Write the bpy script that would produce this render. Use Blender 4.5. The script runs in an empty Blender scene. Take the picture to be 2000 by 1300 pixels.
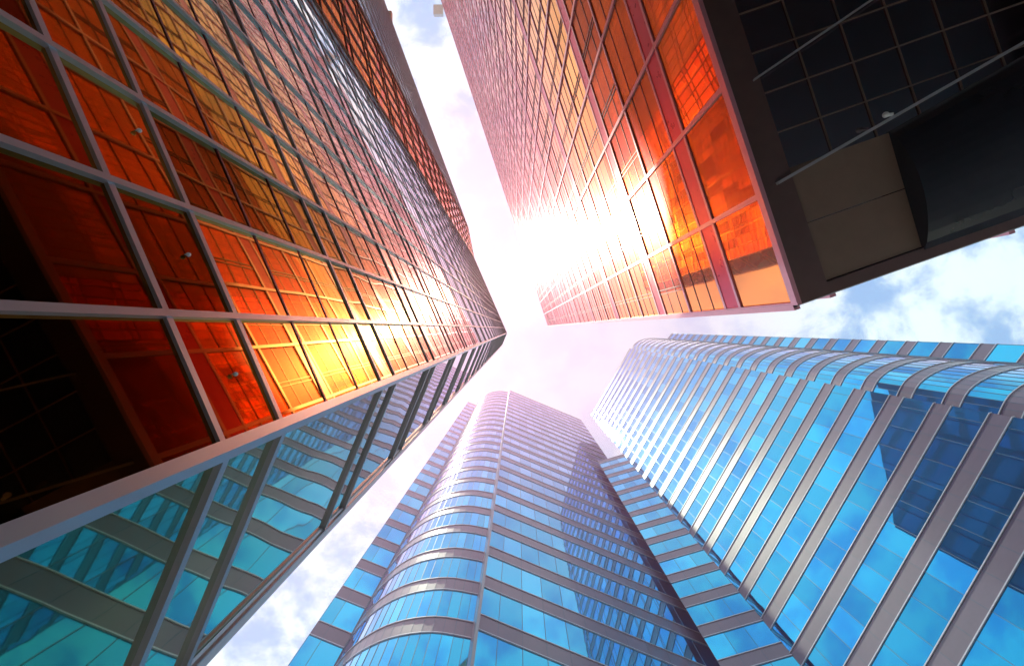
import bpy, math, random
from mathutils import Vector, Matrix
random.seed(7)
F=889.0
U0,V0=1012.0,641.0
scene=bpy.context.scene
scene.view_settings.view_transform='Standard'
try: scene.view_settings.look='None'
except: pass
scene.view_settings.exposure=0

# ------------------------------------------------------------------ materials
def newmat(name):
    m=bpy.data.materials.new(name); m.use_nodes=True
    nt=m.node_tree; nt.nodes.clear()
    out=nt.nodes.new('ShaderNodeOutputMaterial')
    return m,nt,out
def N(nt,t,**kw):
    n=nt.nodes.new(t)
    for k,v in kw.items():
        if k in n.inputs.keys(): n.inputs[k].default_value=v
        else: setattr(n,k,v)
    return n
def glass(name,ramp,rough=0.02,wave=0.004,wscale=0.7,lobes=(),var=.25,dark=0.0,patch=0.0):
    """coated facade glass: reflectance colour follows the incidence angle, each pane differs a little"""
    m,nt,out=newmat(name); L=nt.links.new
    at=N(nt,'ShaderNodeAttribute'); at.attribute_name='rnd'
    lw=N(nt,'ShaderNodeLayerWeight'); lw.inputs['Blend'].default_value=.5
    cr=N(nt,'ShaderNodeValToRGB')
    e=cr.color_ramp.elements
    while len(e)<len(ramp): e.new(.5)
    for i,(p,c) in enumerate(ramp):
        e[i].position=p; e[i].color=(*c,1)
    L(lw.outputs['Facing'],cr.inputs[0])  # pink-white grazing stops put a haze fade into the glass colour
    vr=N(nt,'ShaderNodeValToRGB'); vr.color_ramp.elements[0].position=0; vr.color_ramp.elements[1].position=1
    ve=vr.color_ramp.elements
    ve[0].color=(1-var-dark,)*3+(1,); ve[1].color=(1,1,1,1)
    x=ve.new(.24); x.color=(1-var-dark,)*3+(1,)
    x=ve.new(.30); x.color=(1-var,)*3+(1,)
    L(at.outputs['Fac'],vr.inputs[0])
    tc=N(nt,'ShaderNodeTexCoord')
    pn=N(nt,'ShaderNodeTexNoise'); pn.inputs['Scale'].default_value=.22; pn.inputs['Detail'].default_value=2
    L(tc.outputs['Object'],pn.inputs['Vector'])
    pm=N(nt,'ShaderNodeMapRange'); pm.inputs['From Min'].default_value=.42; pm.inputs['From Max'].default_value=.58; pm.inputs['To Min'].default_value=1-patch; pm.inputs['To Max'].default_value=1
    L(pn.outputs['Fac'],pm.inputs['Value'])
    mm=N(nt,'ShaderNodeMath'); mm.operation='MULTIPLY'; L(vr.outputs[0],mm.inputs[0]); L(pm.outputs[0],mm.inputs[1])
    # painted pane and dark-room tones fade as the glass turns edge-on
    gz=N(nt,'ShaderNodeMapRange'); gz.inputs['From Min'].default_value=.70; gz.inputs['From Max'].default_value=.93; gz.inputs['To Max'].default_value=.8
    L(lw.outputs['Facing'],gz.inputs['Value'])
    lp=N(nt,'ShaderNodeMix'); lp.data_type='FLOAT'; L(gz.outputs[0],lp.inputs[0]); L(mm.outputs[0],lp.inputs[2]); lp.inputs[3].default_value=1.0
    mix=N(nt,'ShaderNodeVectorMath'); mix.operation='SCALE'
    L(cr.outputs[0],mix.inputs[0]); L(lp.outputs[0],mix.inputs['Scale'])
    no=N(nt,'ShaderNodeTexNoise'); no.inputs['Scale'].default_value=wscale; no.inputs['Detail'].default_value=1.0
    L(tc.outputs['Object'],no.inputs['Vector'])
    bp=N(nt,'ShaderNodeBump'); bp.inputs['Strength'].default_value=1; bp.inputs['Distance'].default_value=wave
    L(no.outputs['Fac'],bp.inputs['Height'])
    p=N(nt,'ShaderNodeBsdfAnisotropic'); p.inputs['Roughness'].default_value=rough
    L(mix.outputs[0],p.inputs['Color']); L(bp.outputs['Normal'],p.inputs['Normal'])
    last=p.outputs[0]
    for (w,r,c) in lobes:
        g=N(nt,'ShaderNodeBsdfAnisotropic'); g.inputs['Roughness'].default_value=r; g.inputs['Color'].default_value=(*c,1)
        ms=N(nt,'ShaderNodeMixShader'); ms.inputs[0].default_value=w
        L(last,ms.inputs[1]); L(g.outputs[0],ms.inputs[2]); last=ms.outputs[0]
    L(last,out.inputs[0]); return m
def solid(name,c,rough=0.4,metal=0.0,var=0.15,scale=3.0,spec=0.5,usernd=False,coat=0.0):
    m,nt,out=newmat(name); L=nt.links.new
    tc=N(nt,'ShaderNodeTexCoord'); no=N(nt,'ShaderNodeTexNoise'); no.inputs['Scale'].default_value=scale; no.inputs['Detail'].default_value=5
    L(tc.outputs['Object'],no.inputs['Vector'])
    mix=N(nt,'ShaderNodeMix'); mix.data_type='RGBA'
    mix.inputs[6].default_value=(*[v*(1-var) for v in c],1); mix.inputs[7].default_value=(*[min(1,v*(1+var)) for v in c],1)
    if usernd:
        at=N(nt,'ShaderNodeAttribute'); at.attribute_name='rnd'
        ad=N(nt,'ShaderNodeMath'); ad.operation='MULTIPLY_ADD'; ad.inputs[1].default_value=0.5
        L(at.outputs['Fac'],ad.inputs[0])
        h=N(nt,'ShaderNodeMath'); h.operation='MULTIPLY'; h.inputs[1].default_value=0.5; L(no.outputs['Fac'],h.inputs[0]); L(h.outputs[0],ad.inputs[2])
        L(ad.outputs[0],mix.inputs[0])
    else: L(no.outputs['Fac'],mix.inputs[0])
    p=N(nt,'ShaderNodeBsdfPrincipled'); p.inputs['Metallic'].default_value=metal
    p.inputs['Specular IOR Level'].default_value=spec
    p.inputs['Coat Weight'].default_value=coat; p.inputs['Coat Roughness'].default_value=.12; p.inputs['Coat IOR'].default_value=1.8
    rr=N(nt,'ShaderNodeMapRange'); rr.inputs['To Min'].default_value=max(0,rough-.08); rr.inputs['To Max'].default_value=rough+.08
    L(no.outputs['Fac'],rr.inputs['Value']); L(rr.outputs[0],p.inputs['Roughness'])
    L(mix.outputs[2],p.inputs['Base Color']); L(p.outputs[0],out.inputs[0]); return m
M={}
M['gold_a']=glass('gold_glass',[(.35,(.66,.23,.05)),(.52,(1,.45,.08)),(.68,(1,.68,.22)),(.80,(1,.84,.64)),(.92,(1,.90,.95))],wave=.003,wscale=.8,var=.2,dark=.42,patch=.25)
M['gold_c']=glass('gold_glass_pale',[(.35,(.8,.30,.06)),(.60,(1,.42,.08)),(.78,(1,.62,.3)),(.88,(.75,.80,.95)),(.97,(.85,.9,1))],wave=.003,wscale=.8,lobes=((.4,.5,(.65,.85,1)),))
M['gold_b']=glass('gold_glass_glare_tint',[(.35,(1,.30,.04)),(.60,(1,.37,.055)),(.76,(1,.49,.17)),(.88,(1,.70,.66)),(.96,(1,.82,.92))],wave=.004,wscale=.5,lobes=((.09,.10,(1,.92,.6)),(.06,.22,(1,.82,.30)),(.19,.40,(1,.20,.29))),var=.2,dark=.28,patch=.15)  # sun glare and flare red put into the ramp and lobe colours
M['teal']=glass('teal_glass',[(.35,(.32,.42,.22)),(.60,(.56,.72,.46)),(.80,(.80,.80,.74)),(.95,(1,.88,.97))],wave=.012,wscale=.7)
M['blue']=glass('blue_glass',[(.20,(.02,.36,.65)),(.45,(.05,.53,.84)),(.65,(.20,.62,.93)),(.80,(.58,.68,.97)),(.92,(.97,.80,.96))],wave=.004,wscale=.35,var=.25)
M['pale']=glass('pale_reflector_glass',[(.3,(.55,.65,.72)),(.8,(.8,.85,.95)),(.95,(1,.9,1))],wave=.004,wscale=.35,var=.3,lobes=((.5,.6,(.9,.85,.85)),))  # unseen tower sides made pale to lighten their reflection in the blue towers
M['stone']=solid('mauve_granite',(.135,.105,.16),rough=.35,usernd=True,coat=.4)
M['sill']=solid('pale_sill',(.50,.51,.60),rough=.35,metal=.3,coat=.4)
M['joint']=solid('dark_joint',(.04,.10,.17),rough=.4,coat=.5)
M['alu']=solid('grey_aluminium',(.58,.54,.58),rough=.40,metal=.5,var=.1,coat=.4)
M['alub']=solid('flare_pink_aluminium',(.90,.38,.46),rough=.40,metal=.4,var=.1,coat=.4)  # pink cast of the lens flare put into the frame colour
M['redband']=solid('flare_red_band',(.75,.03,.10),rough=.3,metal=.4)  # lens-flare redness put into the band colour
M['bronze']=solid('bronze_frame',(.19,.11,.10),rough=.35,metal=.4)
M['bronze2']=solid('bronze_bars',(.24,.15,.12),rough=.4,metal=.3)
M['reflbar']=solid('dark_red_reflection_bar',(.22,.05,.05),rough=.4,metal=.3)  # for added bars that stand in for reflected mullions
M['soff']=glass('dark_soffit_glass',[(0,(.34,.25,.26)),(.4,(.38,.28,.30)),(.8,(.5,.42,.42))],rough=.08,wave=.006,var=.1)
M['panel']=solid('brown_soffit_panel',(.24,.155,.115),rough=.5)
M['black']=solid('black_gloss_panel',(.02,.02,.026),rough=.22)
M['roof']=solid('roof_membrane',(.25,.25,.25),rough=.8)
M['white']=solid('white_enamel',(.8,.8,.8),rough=.3)

# ------------------------------------------------------------------ geometry buffers
class Buf:
    def __init__(s): s.v=[];s.f=[];s.r=[]
    def quad(s,a,b,c,d,r=None):
        i=len(s.v); s.v+= [tuple(a),tuple(b),tuple(c),tuple(d)]; s.f.append((i,i+1,i+2,i+3)); s.r.append(random.random() if r is None else r)
    def ngon(s,pts):
        i=len(s.v); s.v+=[tuple(p) for p in pts]; s.f.append(tuple(range(i,i+len(pts)))); s.r.append(.5)
    def box(s,o,ax,ay,az):
        o=Vector(o);i=len(s.v);r=random.random()
        for k in (0,1):
            for (p,q) in ((0,0),(1,0),(1,1),(0,1)):
                s.v.append(tuple(o+ax*p+ay*q+az*k))
        for f in ((3,2,1,0),(4,5,6,7),(0,1,5,4),(1,2,6,5),(2,3,7,6),(3,0,4,7)):
            s.f.append(tuple(i+j for j in f)); s.r.append(r)
    def ball(s,c,r,n=12):
        c=Vector(c)
        def P(i,j):
            th=math.pi*i/n; ph=2*math.pi*j/n
            return c+Vector((math.sin(th)*math.cos(ph),math.sin(th)*math.sin(ph),math.cos(th)))*r
        for i in range(n):
            for j in range(n): s.quad(P(i,j),P(i+1,j),P(i+1,j+1),P(i,j+1),.5)
class Bld:
    def __init__(s,name,loc=(0,0,0)):
        s.name=name; s.b={}
        s.e=bpy.data.objects.new(name,None); scene.collection.objects.link(s.e)
    def g(s,part,mat):
        k=(part,mat)
        if k not in s.b: s.b[k]=Buf()
        return s.b[k]
    def finish(s):
        for (part,mat),b in s.b.items():
            me=bpy.data.meshes.new(part); me.from_pydata(b.v,[],b.f); me.update()
            at=me.attributes.new('rnd','FLOAT','FACE'); at.data.foreach_set('value',b.r)
            me.materials.append(M[mat])
            o=bpy.data.objects.new(part,me); scene.collection.objects.link(o); o.parent=s.e
def V3(p,z): return Vector((p[0],p[1],z))
Z=Vector((0,0,1))

def facade(B,p0,p1,n,rows,col,jit=.004,mul=('alu',.07,.06),tr=('alu',.07,.05),glassm='gold_a',endcol=True):
    p0=Vector(p0);p1=Vector(p1);d=(p1-p0);L=d.length;d.normalize();n=Vector(n)
    if col>=L: xs=[0,L]
    else:
        xs=[0]; x=col
        while x<L-0.15*col: xs.append(x); x+=col
        xs.append(L)
    D3=Vector((d.x,d.y,0));N3=Vector((n.x,n.y,0))
    zlo=rows[0][0]; zhi=rows[-1][1]
    for (za,zb,kind) in rows:
        gm={'g':glassm}.get(kind,kind)
        part='glazing' if kind=='g' else 'spandrels'
        buf=B.g(part,gm)
        out=0.0 if kind=='g' else .03
        for i in range(len(xs)-1):
            j=[random.uniform(-jit,jit) if kind=='g' else 0 for _ in range(3)]
            a=V3(p0+d*xs[i],za)+N3*(j[0]+out); b=V3(p0+d*xs[i+1],za)+N3*(j[1]+out)
            c=V3(p0+d*xs[i+1],zb)+N3*(j[1]+j[2]-j[0]+out); e=V3(p0+d*xs[i],zb)+N3*(j[2]+out)
            buf.quad(a,b,c,e)
        if tr:
            m,w,dp=tr
            B.g('transoms',m).box(V3(p0,za-w/2)-N3*.03,D3*L,N3*(dp+.03),Z*w)
    if tr:
        m,w,dp=tr
        B.g('transoms',m).box(V3(p0,zhi-w/2)-N3*.03,D3*L,N3*(dp+.03),Z*w)
    if mul:
        m,w,dp=mul
        for i,x in enumerate(xs):
            if not endcol and i in (0,len(xs)-1): continue
            B.g('mullions',m).box(V3(p0+d*(x-w/2),zlo)-N3*.03,D3*w,N3*(dp+.033),Z*(zhi-zlo))
    return xs
def outline_normals(pts):
    A=0
    for i in range(len(pts)):
        x0,y0=pts[i];x1,y1=pts[(i+1)%len(pts)];A+=x0*y1-x1*y0
    s=1 if A>0 else -1
    r=[]
    for i in range(len(pts)):
        x0,y0=pts[i];x1,y1=pts[(i+1)%len(pts)]
        v=Vector((y1-y0,-(x1-x0)))*s; v.normalize(); r.append(v)
    return r
def W(pt,H): return (pt[0]*H/F,pt[1]*H/F)

GZ=-1.6
# ================================================================== gold tower left
HA=54.0; q=HA/80
A=Bld('gold_glass_office_tower')
pa=[(-22,9),(-86,-138),(-98,-198),(-262,-641),(-430,-1090),(-900,-900),(-700,-200),(-200,100),(-31.7,32.5)]
pw=[W(p,HA) for p in pa]; nn=outline_normals(pw)
rows=[(GZ,-0.48,'g'),(-0.48,.1*q,'g'),(.1*q,3.05*q,'g')]
z=3.05*q
while z+3.54*q<HA:
    rows.append((z,z+.75*q,'g')); rows.append((z+.75*q,z+3.54*q,'g')); z+=3.54*q
rows.append((z,HA,'g'))
def seg(i): return pw[i],pw[(i+1)%len(pw)],nn[i]
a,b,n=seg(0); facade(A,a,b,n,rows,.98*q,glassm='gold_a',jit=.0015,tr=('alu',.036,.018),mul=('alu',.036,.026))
d=(Vector(b)-Vector(a)); n3=Vector((n.x,n.y,0))
for (za,zb,kd) in rows[4:]:
    if zb-za>1.5:
        for fr in (.33,.67):
            A.g('reflection_bars','reflbar').box(V3(a,za+(zb-za)*fr)-n3*.015,V3(d,0),n3*.022,Z*.022)  # added bars imitating reflected grid lines
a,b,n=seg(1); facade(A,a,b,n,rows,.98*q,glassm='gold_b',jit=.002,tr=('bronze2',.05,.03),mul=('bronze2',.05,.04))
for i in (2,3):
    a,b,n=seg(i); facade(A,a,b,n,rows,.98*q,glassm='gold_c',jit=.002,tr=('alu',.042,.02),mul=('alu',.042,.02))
a,b,n=seg(8)
facade(A,a,b,n,rows,5,glassm='teal',jit=.003,tr=('alu',.045,.035),mul=('bronze',.03,.035),endcol=False)
for i in (4,5,6,7):
    a,b,n=seg(i); facade(A,a,b,n,[(GZ,HA,'g')],6,glassm='pale')
A.g('roof','roof').ngon([V3(p,HA-.3) for p in pw])
c=Vector(pw[0]); d1=(Vector(pw[1])-c).normalized(); d2=(Vector(pw[8])-c).normalized()
bs=(-(d1+d2)).normalized()
t=.52
pts=[c+bs*.09*t, c+d1*.07*t+nn[0]*.075*t, c+d1*.07*t-nn[0]*.05, c+d2*.07*t-nn[8]*.05, c+d2*.07*t+nn[8]*.075*t]
bu=A.g('corner_post','alu')
for i in range(5):
    p,p_=pts[i],pts[(i+1)%5]; bu.quad(V3(p,GZ),V3(p_,GZ),V3(p_,HA+.2),V3(p,HA+.2))
c=Vector(pw[8]); n8=Vector((nn[8].x,nn[8].y,0)); bu.box(V3(c-d2*.03,GZ)-n8*.05,Vector((d2.x,d2.y,0))*.045,n8*.09,Vector((0,0,HA+1.6)))
# small dome lamps on the facade
n0=Vector((nn[0].x,nn[0].y,0)); DA=abs(Vector(pw[0]).dot(nn[0]))
for (px,py) in ((272,255),(368,497),(460,730)):
    o=Vector((px-U0,py-V0,F)); tt=(DA-.016)/abs(o.dot(n0)); P=o*tt
    A.g('dome_lamps','white').ball(P,.012)
    A.g('dome_lamps','white').box(P-Vector((.006,.006,.006)),-n0*.02,Vector((.012,0,0)),Z*.012)
# roof cradle
for (u0,v0,w0) in ((742,20,22),(750,48,16)):
    A.g('roof_cradle','white').box(V3(((u0-U0)*HA/F,(v0-V0)*HA/F),HA+.1),Vector((w0*HA/F,0,0)),Vector((0,w0*HA/F,0)),Z*.5)
A.finish()

# ================================================================== gold tower right with overhang
HB=112.0; k=9.35; ZB=HB/k; qb=HB/120; qs=HB/98
B=Bld('gold_glass_overhanging_tower')
u=Vector((-.312,-.950)).normalized()
v=Vector((.943,-.332)).normalized()
c0=Vector(W((58,-5),HB))
pwb=[c0, c0+u*125, c0+u*125+v*36, c0+v*36]
nb=outline_normals([tuple(p) for p in pwb])
rows=[(ZB+.0,ZB+3.1*qb,'g'),(ZB+3.1*qb,ZB+4.2*qb,'redband'),(ZB+4.2*qb,ZB+7.7*qb,'g')]
z=ZB+7.7*qb
while z+11*qb<HB:
    rows+=[(z,z+3.4*qb,'g'),(z+3.4*qb,z+4.5*qb,'redband'),(z+4.5*qb,z+7.8*qb,'g'),(z+7.8*qb,z+11.*qb,'g')]; z+=11.*qb
rows.append((z,HB,'g'))
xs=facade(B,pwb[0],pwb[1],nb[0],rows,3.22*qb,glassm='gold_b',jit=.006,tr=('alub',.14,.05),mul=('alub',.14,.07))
# slim bars added to imitate the grid reflected in the panes
nB=Vector((nb[0].x,nb[0].y,0)); u3=Vector((u.x,u.y,0)); v3=Vector((v.x,v.y,0))
gb=B.g('reflection_bars','reflbar')
for i in range(len(xs)-1):
    for fr in (.36,.42):
        x=xs[i]+(xs[i+1]-xs[i])*fr
        gb.box(V3(c0,ZB+7.8*qb)+u3*(x-.03)-nB*.02,u3*.05,nB*.045,Z*(HB-ZB-7.8*qb))
for (za,zb,kd) in rows[2:]:
    if kd=='g' and zb-za>2.5:
        for fr in (.3,.66):
            gb.box(V3(c0,za+(zb-za)*fr)-nB*.02,u3*125,nB*.035,Z*.05)
for i in (1,2,3):
    facade(B,pwb[i],pwb[(i+1)%4],nb[i],[(ZB,HB,'g')],5,glassm='pale',mul=('alub',.17,.14))
B.g('roof','roof').ngon([V3(p,HB-.3) for p in pwb])
# recessed lobby block that carries the overhang (set well back, out of the upward view)
lb=[c0+v*24+u*4, c0+v*24+u*118, c0+v*34+u*118, c0+v*34+u*4]
ln=outline_normals([tuple(p) for p in lb])
for i in range(4):
    facade(B,lb[i],lb[(i+1)%4],ln[i],[(GZ,3.2,'g'),(3.2,ZB-.1,'g')],4,glassm='soff',mul=('bronze',.15,.1),tr=('bronze',.15,.1))
s=ZB/F
def S(px,py,dz=0): return Vector(((px-U0)*s,(py-V0)*s,ZB-dz))
c3=V3(c0,ZB)
B.g('soffit','soff').ngon([c3, c3+u3*125, c3+u3*125+v3*36, c3+v3*36])
B.g('soffit_trim','bronze').box(c3-Z*.20,u3*125,v3*.72*qs,Z*.195)
B.g('soffit_trim','alub').box(c3-Z*.22-v3*.09,u3*125,v3*.12,Z*.26)
B.g('soffit_trim','bronze').box(c3-Z*.18+v3*(.72*qs+.005),v3*35,u3*.27*qs,Z*.17)
for i in range(1,40):
    B.g('soffit_bars','bronze2').box(c3-Z*.05+v3*.8*qs+u3*(2.9+i*.95)*qs,v3*34,u3*.03,Z*.045)
for i in range(1,26):
    B.g('soffit_bars','bronze2').box(c3-Z*.04+u3*2.9*qs+v3*(.76+i*1.1)*qs,u3*100,v3*.03,Z*.035)
q0=c3+v3*.76*qs+u3*.30*qs
for i,(a0,a1) in enumerate(((0,1.37),(1.39,2.7))):
    B.g('soffit_panels','panel').box(q0+u3*a0*qs-Z*.12,v3*2.78*qs,u3*(a1-a0)*qs,Z*.11)
# curved black fascia
bu=B.g('black_fascia','black')
T0,T1=S(1728,262),S(2700,-290); B0,B1=S(1795,494),S(2700,180)
NP,NS=14,10
def FP(i,j):
    a=i/NP; b_=j/NS
    p=(T0.lerp(T1,b_)).lerp(B0.lerp(B1,b_),a)
    return p-Z*(.14+.42*qs*math.sin(a*math.pi)**.7*(1+.6*b_))
for i in range(NP):
    for j in range(NS): bu.quad(FP(i,j),FP(i,j+1),FP(i+1,j+1),FP(i+1,j),.5)
bu.ngon([FP(i,0) for i in range(NP+1)]+[B0,T0])
def rail(px0,py0,px1,py1,w,mat,zz):
    a=S(px0,py0,zz);b=S(px1,py1,zz);d=(b-a);dn=Vector((-d.y,d.x,0)).normalized()
    B.g('rails',mat).box(a,d,dn*w,Z*.1)
rail(1462,165,1820,-78,.045,'alu',.3)
rail(1506,362,2700,-320,.075,'alu',.3)
P=S(1703,240,.45); B.g('security_camera','white').ball(P,.075); B.g('security_camera','white').box(P+Vector((0,-.04,0)),Vector((.2,-.02,0)),Vector((0,.07,0)),Z*.07)
B.g('roof_cradle','white').box(V3(((846-U0)*HB/F,(8-V0)*HB/F),HB+.2),Vector((2.4,0,0)),Vector((0,2.4,0)),Z*1.)
B.finish()

# ================================================================== blue towers
def band_rows(z0,z1,fl,bh):
    rows=[];z=z1-bh
    rows.append((z,z1,'stone'))
    while z>z0+fl:
        rows.append((z-(fl-bh),z,'g')); rows.append((z-fl,z-(fl-bh),'stone')); z-=fl
    rows.append((z0,z,'stone')); rows.sort(); return rows
def blue_tower(name,pts,H,fl,bh,specs):
    T=Bld(name); pw=[W(p,H) for p in pts]; nn=outline_normals(pw)
    for i in range(len(pw)):
        sp=specs.get(i)
        a,b=pw[i],pw[(i+1)%len(pw)]
        if sp is None: facade(T,a,b,nn[i],[(GZ,H,'stone')],8,tr=None,mul=None)
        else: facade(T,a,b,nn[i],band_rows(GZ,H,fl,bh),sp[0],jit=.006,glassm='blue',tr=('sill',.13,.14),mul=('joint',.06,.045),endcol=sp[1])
    T.g('roof','roof').ngon([V3(p,H-.3) for p in pw])
    return T,pw,nn
def arc(pts,n=4):
    out=[]
    P=[pts[0]]+pts+[pts[-1]]
    for i in range(1,len(P)-2):
        p0,p1,p2,p3=[Vector(q) for q in P[i-1:i+3]]
        for j in range(n):
            t=j/n
            out.append(tuple(.5*((2*p1)+(-p0+p2)*t+(2*p0-5*p1+4*p2-p3)*t*t+(-p0+3*p1-3*p2+p3)*t**3)))
    out.append(pts[-1]); return out
G=2.15
HC=122.0*G
bay=arc([(-19,125),(-35,122.5),(-52,125),(-66,132),(-77,143),(-83,153)],4)
ptsC=[(123,179),(-17,121)]+bay+[(-82,150),(-98,143.5),(-150,300),(150,400)]
spec={0:(1.5*G,False)}
nbay=len(bay)
for i in range(2,2+nbay-1): spec[i]=(3.0*G,(i%2==0))
spec[1+nbay+1]=(1.5*G,True)
C,pc,nc=blue_tower('blue_glass_curved_tower',ptsC,HC,4.15*G,1.35*G,spec)
c=V3(pc[1],GZ); n3=Vector((nc[0].x,nc[0].y,0)); 
C.g('corner_fin','joint').box(c-Vector((.2,0,0)),Vector((.4,0,0)),n3*.45,Z*(HC+1.9))
C.finish()
HD=110.0*G
bay=arc([(221,42),(227,31),(239,23.5),(256,19.5),(280,19.8)],4)
ptsD=[(142.5,169.8),(218,39)]+bay+[(292,20.5),(300,10),(600,60),(560,300),(300,310)]
spec={0:(1.5*G,False)}
for i in range(2,2+len(bay)-1): spec[i]=(3.0*G,(i%2==0))
spec[1]=(3*G,False)
k2=2+len(bay)-1
spec[k2]=(3*G,False); spec[k2+1]=(1.5*G,True); spec[k2+2]=(3*G,True)
D,pd,nd=blue_tower('blue_glass_stepped_tower',ptsD,HD,3.5*G,1.2*G,spec)
D.finish()
HE=76.0*G
ptsE=[tuple(x*HD/HE for x in p) for p in [(142.5,169.8),(107.9,179.9),(185,305),(255,290)]]
E,pe,ne=blue_tower('blue_glass_link_block',ptsE,HE,3.5*G,1.2*G,{0:(1.5*G,True)})
E.finish()

# ------------------------------------------------------------------ ground
def sheet(name,x0,y0,x1,y1,z,mat):
    me=bpy.data.meshes.new(name); me.from_pydata([(x0,y0,z),(x1,y0,z),(x1,y1,z),(x0,y1,z)],[],[(0,1,2,3)])
    me.materials.append(mat); o=bpy.data.objects.new(name,me); scene.collection.objects.link(o); return o
sheet('ground',-3000,-3000,3000,3000,GZ-.004,solid('paving',(.32,.31,.3),rough=.8,scale=.8))

# ------------------------------------------------------------------ pink scatter volume added to imitate lens-flare wash over the towers
hm,hnt,hout=newmat('pink_flare_wash')
vs=hnt.nodes.new('ShaderNodeVolumeScatter'); vs.inputs['Color'].default_value=(1,.42,.70,1); vs.inputs['Density'].default_value=.0011; vs.inputs['Anisotropy'].default_value=.66
hnt.links.new(vs.outputs[0],hout.inputs['Volume'])
bz=Buf(); bz.box(Vector((-500,-500,GZ+.1)),Vector((1000,0,0)),Vector((0,1000,0)),Z*290)
me=bpy.data.meshes.new('pink_flare_wash'); me.from_pydata(bz.v,[],bz.f); me.materials.append(hm)
ho=bpy.data.objects.new('pink_flare_wash',me); scene.collection.objects.link(ho)

# ------------------------------------------------------------------ sun + sky
n=Vector((nb[0].x,nb[0].y,0))
vd=Vector((1192-U0,445-V0,F)); r=vd-2*vd.dot(n)*n; r.normalize()
sun=bpy.data.lights.new('sun','SUN'); sun.energy=5; sun.angle=math.radians(.5); sun.color=(1,.88,.75)
so=bpy.data.objects.new('sun',sun); scene.collection.objects.link(so); so.rotation_euler=r.to_track_quat('Z','Y').to_euler()
w=bpy.data.worlds.new('World'); scene.world=w; w.use_nodes=True; nt=w.node_tree; nt.nodes.clear(); L=nt.links.new
out=nt.nodes.new('ShaderNodeOutputWorld'); bg=nt.nodes.new('ShaderNodeBackground'); bg.inputs[1].default_value=.15
sky=nt.nodes.new('ShaderNodeTexSky'); sky.sky_type='NISHITA'; sky.sun_disc=False
sky.sun_elevation=math.asin(r.z); sky.sun_rotation=math.atan2(r.x,r.y)
tc=nt.nodes.new('ShaderNodeTexCoord')
sx=nt.nodes.new('ShaderNodeSeparateXYZ'); L(tc.outputs['Generated'],sx.inputs[0])
mz=N(nt,'ShaderNodeMath'); mz.operation='MAXIMUM'; mz.inputs[1].default_value=.12; L(sx.outputs[2],mz.inputs[0])
dx=N(nt,'ShaderNodeMath'); dx.operation='DIVIDE'; L(sx.outputs[0],dx.inputs[0]); L(mz.outputs[0],dx.inputs[1])
dy=N(nt,'ShaderNodeMath'); dy.operation='DIVIDE'; L(sx.outputs[1],dy.inputs[0]); L(mz.outputs[0],dy.inputs[1])
cx=nt.nodes.new('ShaderNodeCombineXYZ'); L(dx.outputs[0],cx.inputs[0]); L(dy.outputs[0],cx.inputs[1])
no=N(nt,'ShaderNodeTexNoise'); no.inputs['Scale'].default_value=6.2; no.inputs['Detail'].default_value=9; no.inputs['Roughness'].default_value=.58; no.inputs['Distortion'].default_value=.2
L(cx.outputs[0],no.inputs['Vector'])
cr=nt.nodes.new('ShaderNodeMapRange'); cr.inputs['From Min'].default_value=.37; cr.inputs['From Max'].default_value=.58; cr.interpolation_type='SMOOTHSTEP'
L(no.outputs['Fac'],cr.inputs['Value'])
dt=N(nt,'ShaderNodeVectorMath'); dt.operation='DOT_PRODUCT'
L(tc.outputs['Generated'],dt.inputs[0]); g=Vector((.05,-.02,1)).normalized(); dt.inputs[1].default_value=g
gl=nt.nodes.new('ShaderNodeMapRange'); gl.inputs['From Min'].default_value=.82; gl.inputs['From Max'].default_value=.985; gl.interpolation_type='SMOOTHSTEP'
L(dt.outputs['Value'],gl.inputs['Value'])
m0=N(nt,'ShaderNodeMix'); m0.data_type='RGBA'; m0.inputs[0].default_value=.75; L(sky.outputs[0],m0.inputs[6]); m0.inputs[7].default_value=(1.7,4.3,7.4,1)
mx=N(nt,'ShaderNodeMix'); mx.data_type='RGBA'; L(cr.outputs[0],mx.inputs[0]); L(m0.outputs[2],mx.inputs[6]); mx.inputs[7].default_value=(7.0,7.5,8.1,1)
m2=N(nt,'ShaderNodeMix'); m2.data_type='RGBA'; L(mx.outputs[2],m2.inputs[6]); m2.inputs[7].default_value=(6.2,4.8,6.0,1)
hs=N(nt,'ShaderNodeMath'); hs.operation='MULTIPLY'; hs.inputs[1].default_value=.8; L(gl.outputs[0],hs.inputs[0]); L(hs.outputs[0],m2.inputs[0])
L(m2.outputs[2],bg.inputs[0]); L(bg.outputs[0],out.inputs[0])

# ------------------------------------------------------------------ camera
cam=bpy.data.cameras.new('Camera'); co=bpy.data.objects.new('Camera',cam); scene.collection.objects.link(co)
co.location=(0,0,0); co.rotation_euler=(math.pi,0,0)
cam.sensor_width=36; cam.lens=36*F/2000; cam.clip_end=6000; cam.clip_start=.05
cam.shift_x=-(U0-1000)/2000; cam.shift_y=(V0-650)/2000
scene.camera=co
